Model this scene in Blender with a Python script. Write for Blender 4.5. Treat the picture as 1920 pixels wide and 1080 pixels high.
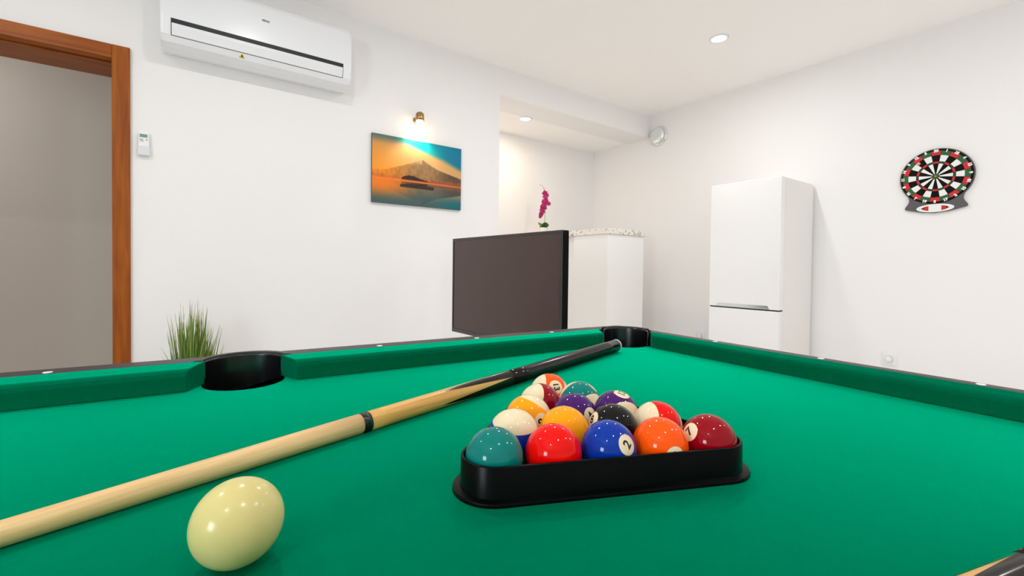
import bpy, bmesh, math, random
from mathutils import Vector, Matrix
random.seed(7)
for o in list(bpy.data.objects):
    bpy.data.objects.remove(o, do_unlink=True)
SC = bpy.context.scene
COL = SC.collection
# ------------------------------------------------------------------ camera
ZC = 1.005                       # eye height above the floor
FPX, CYPX = 839.0, 516.55        # focal length and principal row in 1920x1080 pixels
PITCH, ROLL, HEAD = -.0178, -.0124, .9423
def cam_axes():
    f = Vector((math.cos(HEAD)*math.cos(PITCH), math.sin(HEAD)*math.cos(PITCH), math.sin(PITCH)))
    r = Vector((math.sin(HEAD), -math.cos(HEAD), 0))
    d = f.cross(r)
    c, s = math.cos(ROLL), math.sin(ROLL)
    return c*r + s*d, -s*r + c*d, f
CR, CD, CF = cam_axes()
cam = bpy.data.cameras.new('camera')
cam.sensor_width = 36; cam.sensor_fit = 'HORIZONTAL'
cam.lens = FPX/1920*36
cam.shift_y = -(540-CYPX)/1920
cam.clip_start = .01
camo = bpy.data.objects.new('camera', cam); COL.objects.link(camo)
m = Matrix((CR, -CD, -CF)).transposed().to_4x4(); m.translation = (0, 0, ZC)
camo.matrix_world = m
SC.camera = camo
# ------------------------------------------------------------------ exposure, sky, daylight
SC.view_settings.view_transform = 'Standard'
SC.view_settings.look = 'None'
SC.view_settings.gamma = 1
SC.view_settings.use_curve_mapping = False
SC.view_settings.exposure = -0.2
SC.cycles.max_bounces = 14; SC.cycles.diffuse_bounces = 10
W = bpy.data.worlds.new('sky'); SC.world = W; W.use_nodes = True
W.node_tree.nodes['Background'].inputs[0].default_value = (.72, .84, 1, 1)
W.node_tree.nodes['Background'].inputs[1].default_value = 1.0
DAY_POWER = 42          # daylight entering through the window
SPOT_POWER = 7.0        # each ceiling downlight
ALCOVE_POWER = 5.2
HALL_FILL_POWER = 7.5
SCONCE_POWER = 1.15
WARM = (1, .99, .985)
KITCHEN = (1, .84, .64)
DAYC = (.86, .94, 1)
def daylight(name, loc, size, rot, power):
    l = bpy.data.lights.new(name, 'AREA'); l.shape = 'RECTANGLE'; l.size, l.size_y = size
    l.energy = power; l.color = DAYC
    o = bpy.data.objects.new(name, l); COL.objects.link(o); o.location = loc; o.rotation_euler = rot
    return o
# room shell numbers (metres): left wall plane y=YW, right wall plane x=XW
YW, XW, CEIL = 2.873, 3.80, 2.55
XB, YB = -2.25, -3.1             # the two walls behind the camera
daylight('window_daylight', (XB-.03, -.40, 1.45), (.66, .76), (0, -math.pi/2, 0), DAY_POWER)

# ------------------------------------------------------------------ helpers
def lin(c):
    return tuple(((v/255)/12.92 if v/255 <= .04045 else ((v/255+.055)/1.055)**2.4) for v in c)
MATS = {}
def mat(name, rgb, rough=.5, metal=0, spec=.5, emit=None, estr=0, coat=0, bump=0, bscale=200, var=0, vscale=8, trans=0, sheen=0):
    """procedural principled material; rgb is display colour 0-255"""
    if name in MATS: return MATS[name]
    M = bpy.data.materials.new(name); M.use_nodes = True
    nt = M.node_tree; b = nt.nodes['Principled BSDF']
    c = lin(rgb)
    b.inputs['Base Color'].default_value = (*c, 1)
    b.inputs['Roughness'].default_value = rough
    b.inputs['Metallic'].default_value = metal
    b.inputs['Specular IOR Level'].default_value = spec
    if coat: b.inputs['Coat Weight'].default_value = coat; b.inputs['Coat Roughness'].default_value = .04
    if sheen: b.inputs['Sheen Weight'].default_value = sheen
    if trans: b.inputs['Transmission Weight'].default_value = trans
    if emit:
        b.inputs['Emission Color'].default_value = (*lin(emit), 1); b.inputs['Emission Strength'].default_value = estr
    if var or bump:
        tc = nt.nodes.new('ShaderNodeTexCoord')
        if var:
            n = nt.nodes.new('ShaderNodeTexNoise'); n.inputs['Scale'].default_value = vscale; n.inputs['Detail'].default_value = 4
            nt.links.new(tc.outputs['Object'], n.inputs['Vector'])
            r = nt.nodes.new('ShaderNodeValToRGB')
            r.color_ramp.elements[0].position = .3; r.color_ramp.elements[1].position = .7
            r.color_ramp.elements[0].color = (*[v*(1-var) for v in c], 1)
            r.color_ramp.elements[1].color = (*[min(1, v*(1+var)) for v in c], 1)
            nt.links.new(n.outputs['Fac'], r.inputs[0]); nt.links.new(r.outputs[0], b.inputs['Base Color'])
        if bump:
            n2 = nt.nodes.new('ShaderNodeTexNoise'); n2.inputs['Scale'].default_value = bscale; n2.inputs['Detail'].default_value = 3
            nt.links.new(tc.outputs['Object'], n2.inputs['Vector'])
            bp = nt.nodes.new('ShaderNodeBump'); bp.inputs['Strength'].default_value = bump; bp.inputs['Distance'].default_value = .002
            nt.links.new(n2.outputs['Fac'], bp.inputs['Height']); nt.links.new(bp.outputs[0], b.inputs['Normal'])
    MATS[name] = M
    return M
def wood_mat(name, c1, c2, rough=.35, scale=(1, 1, 12), axis_stretch=None, coat=.2, amount=9):
    if name in MATS: return MATS[name]
    M = bpy.data.materials.new(name); M.use_nodes = True
    nt = M.node_tree; b = nt.nodes['Principled BSDF']; b.inputs['Roughness'].default_value = rough
    b.inputs['Coat Weight'].default_value = coat; b.inputs['Specular IOR Level'].default_value = .3
    tc = nt.nodes.new('ShaderNodeTexCoord'); mp = nt.nodes.new('ShaderNodeMapping'); mp.inputs['Scale'].default_value = scale
    n = nt.nodes.new('ShaderNodeTexNoise'); n.inputs['Scale'].default_value = amount; n.inputs['Detail'].default_value = 6
    n.inputs['Distortion'].default_value = .6
    r = nt.nodes.new('ShaderNodeValToRGB')
    r.color_ramp.elements[0].position = .32; r.color_ramp.elements[1].position = .68
    r.color_ramp.elements[0].color = (*lin(c1), 1); r.color_ramp.elements[1].color = (*lin(c2), 1)
    nt.links.new(tc.outputs['Object'], mp.inputs[0]); nt.links.new(mp.outputs[0], n.inputs['Vector'])
    nt.links.new(n.outputs['Fac'], r.inputs[0]); nt.links.new(r.outputs[0], b.inputs['Base Color'])
    MATS[name] = M
    return M
def link(name, me, material, parent=None, smooth=False, loc=None, rot=None, bevel=0, seg=2, angle=.6):
    if material is not None and not me.materials: me.materials.append(material)
    o = bpy.data.objects.new(name, me); COL.objects.link(o)
    if parent is not None: o.parent = parent
    if loc is not None: o.location = loc
    if rot is not None: o.rotation_euler = rot
    if smooth:
        for p in me.polygons: p.use_smooth = True
    if bevel:
        md = o.modifiers.new('bevel', 'BEVEL'); md.width = bevel; md.segments = seg; md.limit_method = 'ANGLE'; md.angle_limit = angle
    return o
def bm_link(name, bm, material, parent=None, **k):
    bmesh.ops.recalc_face_normals(bm, faces=bm.faces)
    me = bpy.data.meshes.new(name); bm.to_mesh(me); bm.free()
    return link(name, me, material, parent, **k)
def add_box(bm, x0, x1, y0, y1, z0, z1):
    vs = [bm.verts.new(p) for p in ((x0,y0,z0),(x1,y0,z0),(x1,y1,z0),(x0,y1,z0),(x0,y0,z1),(x1,y0,z1),(x1,y1,z1),(x0,y1,z1))]
    for f in ((0,3,2,1),(4,5,6,7),(0,1,5,4),(1,2,6,5),(2,3,7,6),(3,0,4,7)): bm.faces.new([vs[i] for i in f])
def box(name, x0, x1, y0, y1, z0, z1, material, parent=None, **k):
    bm = bmesh.new(); add_box(bm, min(x0,x1), max(x0,x1), min(y0,y1), max(y0,y1), min(z0,z1), max(z0,z1))
    return bm_link(name, bm, material, parent, **k)
def add_prism(bm, pts, z0, z1):
    a = [bm.verts.new((x, y, z0)) for x, y in pts]; b = [bm.verts.new((x, y, z1)) for x, y in pts]
    n = len(pts)
    for i in range(n): bm.faces.new((a[i], a[(i+1)%n], b[(i+1)%n], b[i]))
    bm.faces.new(list(reversed(a))); bm.faces.new(b)
def prism(name, pts, z0, z1, material, parent=None, **k):
    bm = bmesh.new(); add_prism(bm, pts, z0, z1)
    bmesh.ops.triangulate(bm, faces=[f for f in bm.faces if len(f.verts) > 4])
    return bm_link(name, bm, material, parent, **k)
def add_lathe(bm, prof, n=32, origin=(0,0,0), close=True):
    """prof: list of (r,z) around local z"""
    rings = []
    for r, z in prof:
        if r < 1e-6: rings.append([bm.verts.new((origin[0], origin[1], origin[2]+z))])
        else: rings.append([bm.verts.new((origin[0]+r*math.cos(2*math.pi*i/n), origin[1]+r*math.sin(2*math.pi*i/n), origin[2]+z)) for i in range(n)])
    for A, B in zip(rings, rings[1:]):
        for i in range(n):
            j = (i+1) % n
            if len(A) == 1 and len(B) == 1: continue
            if len(A) == 1: bm.faces.new((A[0], B[j], B[i]))
            elif len(B) == 1: bm.faces.new((A[i], A[j], B[0]))
            else: bm.faces.new((A[i], A[j], B[j], B[i]))
def lathe(name, prof, material, parent=None, n=32, **k):
    bm = bmesh.new(); add_lathe(bm, prof, n); k.setdefault('smooth', True)
    return bm_link(name, bm, material, parent, **k)
def add_sweep(bm, path, normals, prof, closed=True, closed_prof=True):
    """path: list of (x,y); normals: outward unit 2-D; prof: (offset,z) list"""
    rows = [[bm.verts.new((p[0]+n[0]*o, p[1]+n[1]*o, z)) for o, z in prof] for p, n in zip(path, normals)]
    N = len(rows); Mn = len(prof)
    for i in range(N if closed else N-1):
        A, B = rows[i], rows[(i+1) % N]
        for j in range(Mn if closed_prof else Mn-1):
            bm.faces.new((A[j], B[j], B[(j+1) % Mn], A[(j+1) % Mn]))
    if not closed and closed_prof:
        bm.faces.new(rows[0]); bm.faces.new(list(reversed(rows[-1])))
def add_tube(bm, pts, rads, n=10, cap=True):
    rows = []
    for i, p in enumerate(pts):
        p = Vector(p)
        t = (Vector(pts[min(i+1, len(pts)-1)]) - Vector(pts[max(i-1, 0)])).normalized()
        a = t.cross(Vector((0, 0, 1)))
        if a.length < 1e-3: a = t.cross(Vector((0, 1, 0)))
        a.normalize(); b = t.cross(a)
        r = rads[i] if hasattr(rads, '__len__') else rads
        rows.append([bm.verts.new(p + r*(math.cos(2*math.pi*j/n)*a + math.sin(2*math.pi*j/n)*b)) for j in range(n)])
    for A, B in zip(rows, rows[1:]):
        for j in range(n): bm.faces.new((A[j], A[(j+1) % n], B[(j+1) % n], B[j]))
    if cap: bm.faces.new(rows[0]); bm.faces.new(list(reversed(rows[-1])))
def thing(name, label, cat, loc=(0,0,0), rot=(0,0,0), group=None, matrix=None):
    o = bpy.data.objects.new(name, None); COL.objects.link(o); o.empty_display_size = .1
    if matrix is not None: o.matrix_world = matrix
    else: o.location = loc; o.rotation_euler = rot
    return tag(o, label, cat, group)
def tag(o, label, cat, group=None):
    o['label'] = label; o['category'] = cat
    if group: o['group'] = group
    return o
def structure(o, label=None):
    o['kind'] = 'structure'
    if label: o['label'] = label
    return o
def text_mesh(body, size, bold=.0):
    cu = bpy.data.curves.new('lettering', 'FONT'); cu.body = body; cu.size = size; cu.align_x = 'CENTER'; cu.align_y = 'CENTER'
    cu.offset = bold; cu.resolution_u = 4
    o = bpy.data.objects.new('lettering', cu); COL.objects.link(o)
    bpy.context.view_layer.update()
    me = bpy.data.meshes.new_from_object(o.evaluated_get(bpy.context.evaluated_depsgraph_get()))
    bpy.data.objects.remove(o, do_unlink=True); bpy.data.curves.remove(cu)
    me.materials.clear()
    return me
LEFT = lambda x, z, y=YW: Matrix(((1,0,0,x),(0,0,-1,y),(0,1,0,z),(0,0,0,1)))       # local x right, y up, z out of the left wall
RIGHT = lambda y, z, x=XW: Matrix(((0,0,-1,x),(-1,0,0,y),(0,1,0,z),(0,0,0,1)))     # same on the right wall

# ------------------------------------------------------------------ materials
M_wall = mat('white_plaster', (241, 240, 240), .85, spec=.2, bump=.05, bscale=300)
M_ceil = mat('white_ceiling_paint', (252, 250, 249), .9, spec=.1)
M_hall = mat('hall_plaster', (214, 208, 200), .9, spec=.2)
M_floor = mat('pale_floor_tile', (238, 235, 230), .35, var=.03, vscale=3)
M_white = mat('white_plastic', (236, 238, 242), .25, spec=.5)
M_gloss = mat('white_gloss_panel', (242, 242, 242), .22, spec=.5)
M_dark = mat('dark_recess', (22, 28, 32), .5)
M_chrome = mat('chrome', (230, 234, 234), .14, metal=1)
M_black = mat('black_plastic', (4, 5, 5), .28, spec=.07)
M_felt = mat('green_felt', (0, 77, 49), 1.0, spec=0, bump=.2, bscale=900, var=.05, vscale=60, sheen=.3)
fb = M_felt.node_tree.nodes['Principled BSDF']
nt = M_felt.node_tree        # brushed nap: a green-tinted rough reflection that grows towards grazing angles
gl = nt.nodes.new('ShaderNodeBsdfGlossy'); gl.inputs['Color'].default_value = (0, .98, .58, 1); gl.inputs['Roughness'].default_value = .6
fr = nt.nodes.new('ShaderNodeFresnel'); fr.inputs['IOR'].default_value = 1.5
mx = nt.nodes.new('ShaderNodeMixShader'); nt.links.new(fr.outputs[0], mx.inputs[0]); nt.links.new(fb.outputs[0], mx.inputs[1]); nt.links.new(gl.outputs[0], mx.inputs[2])
nt.links.new(mx.outputs[0], nt.nodes['Material Output'].inputs['Surface'])
fb.inputs['Sheen Roughness'].default_value = .35; fb.inputs['Sheen Tint'].default_value = (0, .9, .5, 1)
M_rail = mat('dark_rail_laminate', (44, 38, 38), .42, spec=.4, var=.08, vscale=30)
M_liner = mat('black_pocket_plastic', (12, 12, 14), .22, spec=.5)
M_sight = mat('white_sight', (235, 235, 232), .3)
M_door = wood_mat('door_wood', (130, 62, 0), (164, 88, 8), .42, (10, 10, .8), amount=4, coat=0)
M_door_h = wood_mat('door_wood_head', (130, 62, 0), (164, 88, 8), .42, (.8, 10, 10), amount=4, coat=0)
M_granite = None

# ------------------------------------------------------------------ room shell
TH = .295
XN = 1.953          # left edge of the kitchen alcove
ZN = 2.335          # alcove ceiling
DX0, DX1, DZ = -1.15, -.289, 1.978   # clear door opening
structure(box('floor', XB-.3, XW+.3, YB-.3, 4.7, -.1, 0, M_floor))
structure(box('ceiling', XB-.3, XW+.3, YB-.3, YW+.1, CEIL, CEIL+.12, M_ceil))
bm = bmesh.new()
add_box(bm, XB-.3, DX0-.02, YW, YW+TH, 0, CEIL)
add_box(bm, DX0-.02, DX1+.02, YW, YW+TH, DZ+.02, CEIL)
add_box(bm, DX1+.02, XN, YW, YW+TH, 0, CEIL)
add_box(bm, XN, XW, YW, YW+TH, ZN, CEIL)
structure(bm_link('wall_left', bm, M_wall))
structure(box('wall_right', XW, XW+.2, YB-.3, 3.85, 0, CEIL+.1, M_wall))
structure(box('wall_alcove_back', XN-.1, XW, 3.64, 3.85, 0, CEIL, M_wall))
structure(box('wall_alcove_side', XN-.1, XN, YW+TH, 3.64, 0, CEIL, M_wall))
structure(box('ceiling_alcove', XN, XW, YW+TH, 3.64, ZN, ZN+.1, M_ceil))
structure(box('wall_front', XB-.3, XW+.3, YB-.2, YB, 0, CEIL, M_wall))
bm = bmesh.new()          # the wall with the window, behind the camera
add_box(bm, XB-.2, XB, YB, -.78, 0, CEIL); add_box(bm, XB-.2, XB, -.02, YW, 0, CEIL)
add_box(bm, XB-.2, XB, -.78, -.02, 0, 1.02); add_box(bm, XB-.2, XB, -.78, -.02, 1.88, CEIL)
structure(bm_link('wall_back', bm, M_wall))
w1 = bpy.data.objects.new('window_1', None); COL.objects.link(w1); structure(w1); w1.location = (XB-.1, -.40, 1.02)
for y0, y1, z0, z1 in ((-.38,.38,0,.05), (-.38,.38,.81,.86), (-.38,-.33,.05,.81), (.33,.38,.05,.81)):
    box('window_frame', .09, .14, y0, y1, z0, z1, M_white, w1)
# hall behind the doorway
bm = bmesh.new()
add_box(bm, XB-.3, XN-.1, 4.35, 4.5, 0, CEIL); add_box(bm, XB-.35, XB-.2, YW+TH, 4.35, 0, CEIL); add_box(bm, XN-.15, XN-.1, YW+TH, 4.35, 0, CEIL)
structure(bm_link('wall_hall', bm, M_hall))
structure(box('ceiling_hall', XB-.3, XN-.1, YW+TH, 4.5, CEIL, CEIL+.1, M_ceil))
# door frame
d1 = bpy.data.objects.new('door_1', None); COL.objects.link(d1); d1.location = ((DX0+DX1)/2, YW, 0)
structure(d1, 'stained wooden door frame with open doorway')
def DB(name, x0, x1, y0, y1, z0, z1):
    cx, cy = (DX0+DX1)/2, YW
    return box(name, x0-cx, x1-cx, y0-cy, y1-cy, z0, z1, M_door_h if x1-x0 > .3 else M_door, d1, bevel=.003)
DB('casing', DX1, DX1+.067, YW-.016, YW-.0005, 0, 2.043)
DB('casing', DX0-.067, DX0, YW-.016, YW-.0005, 0, 2.043)
DB('casing_head', DX0, DX1, YW-.015, YW-.0005, DZ, 2.043)
DB('jamb', DX1, DX1+.0195, YW, YW+TH, 0, DZ)
DB('jamb', DX0-.0195, DX0, YW, YW+TH, 0, DZ)
DB('jamb_head', DX0-.0195, DX1+.0195, YW, YW+TH, DZ, DZ+.0195)
DB('door_stop', DX0, DX1, YW+.05, YW+.062, DZ-.008, DZ)

# ------------------------------------------------------------------ ceiling downlights
def downlight(x, y, z, label, power, colour=WARM, group=None, cat='light'):
    t = thing('ceiling_downlight', label, cat, (x, y, z), group=group)
    lathe('trim_ring', [(.045,-.001),(.047,-.006),(.058,-.005),(.062,0),(.045,0)], M_white, t, 28)
    lathe('diffuser', [(0,-.0022),(.0445,-.0022),(.0445,0)], mat('lit_diffuser', (255,244,226), .5, emit=(255,240,215), estr=14), t, 24)
    l = bpy.data.lights.new('downlight_lamp', 'AREA'); l.shape = 'DISK'; l.size = .085; l.energy = power; l.color = colour
    l.spread = 3.1
    o = bpy.data.objects.new('downlight_lamp', l); COL.objects.link(o); o.parent = t; o.location = (0,0,-.008)
    return t
downlight(2.872, 1.637, CEIL, 'round recessed downlight shining in the ceiling near the fridge', SPOT_POWER)
downlight(-1.5, 3.70, CEIL, 'added unseen downlight that brightens the hall behind the doorway', HALL_FILL_POWER)  # unseen lamp, added to lift the brightness of the hall
downlight(2.445, 3.192, ZN, 'round recessed downlight in the low ceiling of the kitchen alcove', ALCOVE_POWER, KITCHEN)
for x, y, w in ((1.61, 1.637, 'above the far long rail, nearest to the picture'), (.35, 1.637, 'above the far long rail, nearest to the air conditioner'), (-.91, 1.637, 'in the ceiling before the doorway'),
             (2.872, -.42, 'in the ceiling before the dartboard'), (1.61, -.42, 'behind the near rail, second from the dartboard'), (.35, -.42, 'behind the camera over the near rail'), (-.91, -.42, 'nearest to the window behind the camera')):
    downlight(x, y, CEIL, 'round recessed downlight '+w, SPOT_POWER)

# ------------------------------------------------------------------ pool table
DT = -.0795
BED = .79
cA, cB = .010, .434        # table centre in rail-aligned coordinates measured from below the camera
ca, sa = math.cos(DT), math.sin(DT)
def TW(a, b): return (a*ca - b*sa, a*sa + b*ca)      # rail coordinates -> world xy
cx, cy = TW(cA, cB)
table = thing('pool_table', 'pool table with green cloth and dark rails', 'pool table', (cx, cy, 0), (0, 0, DT))
A0, B0 = .957, .484        # half size between the cushion feet
PR = .062
def arc(c, r, a0, a1, n=18):
    return [(c[0]+r*math.cos(math.radians(a0+(a1-a0)*i/n)), c[1]+r*math.sin(math.radians(a0+(a1-a0)*i/n))) for i in range(n+1)]
SP = (0, .521); CP = (.938, .488)
# cloth bed with pocket cut-outs
quarter = []
def outline():
    pts = []
    aX, bY = .972, .53
    # start side pocket top, go clockwise? build counter-clockwise from right-middle
    def corner(sx, sy):
        k = (sx*CP[0], sy*CP[1]); base = math.degrees(math.atan2(-sy, -sx))
        # arc of the hole facing the table centre
        s = math.asin(min(1, (aX-CP[0])/.062)); 
        return k, base
    P = []
    # right side up
    def hole_arc(c, r, a0, a1): return arc(c, r, a0, a1, 14)
    # corner (+,+): enter from right edge x=aX going up, leave on top edge y=bY going left
    dx = aX-CP[0]; dy = bY-CP[1]; r = .062
    e = math.degrees(math.acos(dx/r)); g = math.degrees(math.asin(dy/r))
    P += hole_arc(CP, r, -e, -360+180-g) if False else arc(CP, r, -e, -(180+g), 16)
    # side (+b)
    ds = bY-SP[1]; h = math.degrees(math.asin(ds/.066))
    P += arc(SP, .066, h, -180-h, 16)
    top = P
    P2 = []
    # mirrored in a for the (-,+) corner
    mc = [(-x, y) for x, y in reversed(arc(CP, r, -e, -(180+g), 16))]
    upper = arc(CP, r, -e, -(180+g), 16) + arc(SP, .066, h, -180-h, 16) + mc
    lower = [(-x, -y) for x, y in upper]
    return upper + lower
prism('cloth_bed', outline(), BED-.02, BED, M_felt, table)
def cushion(name, nose0, nose1, back0, back1, foot, back, axis, sgn):
    """axis 'a': runs along the long direction at b=sgn*foot"""
    wd = back-foot
    prof = [(0,0),(.0008,.012),(.0012,.026),(.003,.0325),(.007,.0360),(.0105,.0374),(wd,.0405),(wd,.0)]
    if axis == 'b': prof = [(0,0),(.0005,.012),(.0008,.024),(.0018,.0295),(.004,.0328),(.0065,.0345),(wd,.0405),(wd,0)]
    rows = []
    bm = bmesh.new()
    n = 9
    for i in range(n+1):
        row = []
        for o, z in prof:
            f = o/wd
            s0 = nose0+(back0-nose0)*f; s1 = nose1+(back1-nose1)*f
            s = s0+(s1-s0)*i/n
            row.append(bm.verts.new((s, sgn*(foot+o), BED+z) if axis == 'a' else (sgn*(foot+o), s, BED+z)))
        rows.append(row)
    for A_, B_ in zip(rows, rows[1:]):
        for j in range(len(prof)): bm.faces.new((A_[j], B_[j], B_[(j+1)%len(prof)], A_[(j+1)%len(prof)]))
    bm.faces.new(rows[0]); bm.faces.new(list(reversed(rows[-1])))
    return bm_link(name, bm, M_felt, table, bevel=.0018, seg=2, angle=.9)
RB, RBo = .536, .584       # felt/wood line and outer edge, long rails
RA, RAo = .975, 1.004      # same, end rails
for s in (1, -1):
    cushion('cushion', .084, .852, .060, .878, B0, RB, 'a', s)
    cushion('cushion', -.852, -.084, -.878, -.060, B0, RB, 'a', s)
    cushion('cushion', -.408, .408, -.428, .428, A0, RA, 'b', s)
ZT = BED+.040
def rail(x0, x1, y0, y1, sights):
    r = box('rail', x0, x1, y0, y1, BED-.07, ZT, M_rail, table, bevel=.004, seg=2)
    for px, py in sights:
        lathe('sight', [(0,.0008),(.0058,.0008),(.006,0),(.006,-.002)], M_sight, r, 20, loc=(px, py, ZT))
for s in (1, -1):
    sb = s*.549
    rail(.062, .885, s*RB, s*RBo, [(v, sb) for v in (.254, .492, .721)])
    rail(-.885, -.062, s*RB, s*RBo, [(v, sb) for v in (-.267, -.5, -.73)])
    rail(s*RA, s*RAo, -.436, .436, [(s*.988, v) for v in (-.222, .005, .238)])
def pocket(c, ang, a0, a1, r, cap, tail=0, name='pocket'):
    """black plastic liner: wall + rim swept round the back of the hole, cup below"""
    bm = bmesh.new()
    path = []; nor = []
    n = 26
    for i in range(n+1):
        t = math.radians(ang+a0+(a1-a0)*i/n); path.append(c); nor.append((math.cos(t), math.sin(t)))
    rp, rn = list(path), list(nor)
    if tail:
        u = math.radians(ang); bx, by = -math.cos(u)*tail, -math.sin(u)*tail
        path = [(c[0]+bx, c[1]+by)] + path + [(c[0]+bx, c[1]+by)]; nor = [nor[0]] + nor + [nor[-1]]
        rp, rn = rp[4:-4], rn[4:-4]
    prof = [(r-.010, BED-.10), (r-.004, BED-.03), (r, BED+.010), (r+.0005, BED+.036), (r+.001, BED+.0395), (r+.0034, BED+.0395), (r+.0034, BED-.05), (r-.004, BED-.10)]
    add_sweep(bm, path, nor, prof, closed=False)
    p = bm_link(name, bm, M_liner, table, smooth=True)
    bm = bmesh.new()
    rim = [(r+.0035, BED+.034), (r+.0035, BED+.0418), (r+.006, BED+.0428), (r+.017, BED+.0418), (r+.019, BED+.037), (r+.019, BED-.05), (r+.0035, BED-.05)]
    add_sweep(bm, rp, rn, rim, closed=False)
    bm_link('pocket_rim', bm, M_rail, p, bevel=.001)
    lathe('pocket_cup', [(0,-.115),(r*.55,-.11),(r*.82,-.09),(r*.93,-.0601),(r*.99,-.021),(r*.96,-.021),(r*.9,-.06),(r*.5,-.105),(0,-.109)], M_liner, p, 28, loc=(c[0], c[1], BED))
    if cap: 
        prism('corner_casting', cap, BED-.07, ZT-.001, M_rail, p, bevel=.003)
    return p
for sx in (1, -1):
    for sy in (1, -1):
        c = (sx*CP[0], sy*CP[1]); ang = math.degrees(math.atan2(sy, sx))
        inner = [(sx*x, sy*y) for x, y in arc(CP, PR+.011, -28, 118, 16)]
        outer = [(sx*x, sy*y) for x, y in ((.8855, .53), (.8855, RBo), (.985, RBo), (.998, .578), (RAo, .565), (RAo, .4365), (.99, .4365))]
        pocket(c, ang, -90, 90, .058, inner+outer, .030)
for sy in (1, -1):
    inner = [(x, sy*y) for x, y in arc(SP, .074, 10, 170, 16)]
    pocket((0, sy*SP[1]), 90*sy, -80, 80, .0625, None)
# apron and legs (below the rails)
for s in (1, -1):
    box('apron', -.96, .96, s*.545, s*.57, BED-.26, BED-.07, M_rail, table, bevel=.003)
    box('apron', s*.965, s*.99, -.545, .545, BED-.26, BED-.07, M_rail, table, bevel=.003)
box('under_board', -.94, .94, -.5, .5, BED-.14, BED-.125, M_rail, table)
for sx in (1, -1):
    for sy in (1, -1):
        bm = bmesh.new()
        x0, y0 = sx*.88, sy*.46
        a = [bm.verts.new((x0+u*.06, y0+v*.06, BED-.14)) for u, v in ((-1,-1),(1,-1),(1,1),(-1,1))]
        b = [bm.verts.new((x0+u*.045, y0+v*.045, .0)) for u, v in ((-1,-1),(1,-1),(1,1),(-1,1))]
        for i in range(4): bm.faces.new((a[i], a[(i+1)%4], b[(i+1)%4], b[i]))
        bm.faces.new(a); bm.faces.new(b)
        bm_link('leg', bm, M_rail, table, bevel=.004)

# ------------------------------------------------------------------ balls
BR = .028575
CREAM = (226, 208, 172)
def ball_mat(name, rgb, axis=None, stripe=.5, base=CREAM):
    M = bpy.data.materials.new(name); M.use_nodes = True
    nt = M.node_tree; b = nt.nodes['Principled BSDF']
    b.inputs['Roughness'].default_value = .05; b.inputs['Specular IOR Level'].default_value = .24
    if axis is None:
        b.inputs['Base Color'].default_value = (*lin(rgb), 1)
        return M
    tc = nt.nodes.new('ShaderNodeTexCoord')
    d = nt.nodes.new('ShaderNodeVectorMath'); d.operation = 'DOT_PRODUCT'; d.inputs[1].default_value = axis
    nt.links.new(tc.outputs['Object'], d.inputs[0])
    ab = nt.nodes.new('ShaderNodeMath'); ab.operation = 'ABSOLUTE'; nt.links.new(d.outputs['Value'], ab.inputs[0])
    lt = nt.nodes.new('ShaderNodeMath'); lt.operation = 'LESS_THAN'; lt.inputs[1].default_value = BR*stripe; nt.links.new(ab.outputs[0], lt.inputs[0])
    mx = nt.nodes.new('ShaderNodeMix'); mx.data_type = 'RGBA'
    mx.inputs['A'].default_value = (*lin(base), 1); mx.inputs['B'].default_value = (*lin(rgb), 1)
    nt.links.new(lt.outputs[0], mx.inputs['Factor']); nt.links.new(mx.outputs['Result'], b.inputs['Base Color'])
    return M
def sphere_mesh(r, nm='ball'):
    bm = bmesh.new(); bmesh.ops.create_uvsphere(bm, u_segments=56, v_segments=32, radius=r)
    me = bpy.data.meshes.new(nm); bm.to_mesh(me); bm.free()
    for p in me.polygons: p.use_smooth = True
    return me
M_disc = mat('ball_number_disc', CREAM, .05, spec=.24)
M_ink = mat('ball_number_ink', (14, 12, 12), .15)
def view_frame(P):
    w = -(P - Vector((0, 0, ZC))).normalized()
    r = (CR - CR.dot(w)*w).normalized(); d = (CD - CD.dot(w)*w); d = (d - d.dot(r)*r).normalized()
    return r, d, w
def vdir(P, v):
    r, d, w = view_frame(P)
    return (v[0]*r + v[1]*d + v[2]*w).normalized()
def hemi(ox, oy): return (ox, oy, math.sqrt(max(.02, 1-ox*ox-oy*oy)))
def add_number(ball, P, n, txt, up_img, rot):
    """cap of angular radius 21 deg round direction n, with the number; rot = text angle in the picture, degrees counter-clockwise"""
    r_, d_, w_ = view_frame(P)
    n = n.normalized()
    up = (-d_) * math.cos(math.radians(rot)) - r_ * math.sin(math.radians(rot))
    up = (up - up.dot(n)*n).normalized(); rt = up.cross(n)
    bm = bmesh.new(); N = 32; K = 5; amax = math.radians(20.5); R = BR*1.0012
    prev = [bm.verts.new(n*R)]
    for k in range(1, K+1):
        a = amax*k/K
        ring = [bm.verts.new(R*(n*math.cos(a) + math.sin(a)*(math.cos(2*math.pi*i/N)*rt + math.sin(2*math.pi*i/N)*up))) for i in range(N)]
        for i in range(N):
            j = (i+1) % N
            if k == 1: bm.faces.new((prev[0], ring[i], ring[j]))
            else: bm.faces.new((prev[i], ring[i], ring[j], prev[j]))
        prev = ring
    disc = bm_link('number_disc', bm, M_disc, ball, smooth=True)
    me = text_mesh(txt, .0135 if len(txt) == 1 else .0125, .0004)
    bm = bmesh.new(); bm.from_mesh(me)
    bmesh.ops.triangulate(bm, faces=bm.faces)
    bmesh.ops.subdivide_edges(bm, edges=bm.edges, cuts=2, use_grid_fill=True)
    R2 = BR*1.003
    for v in bm.verts:
        q = n*BR + rt*v.co.x + up*v.co.y
        v.co = q.normalized()*R2
    bm.to_mesh(me); bm.free()
    link('number', me, M_ink, disc, smooth=True)
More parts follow.
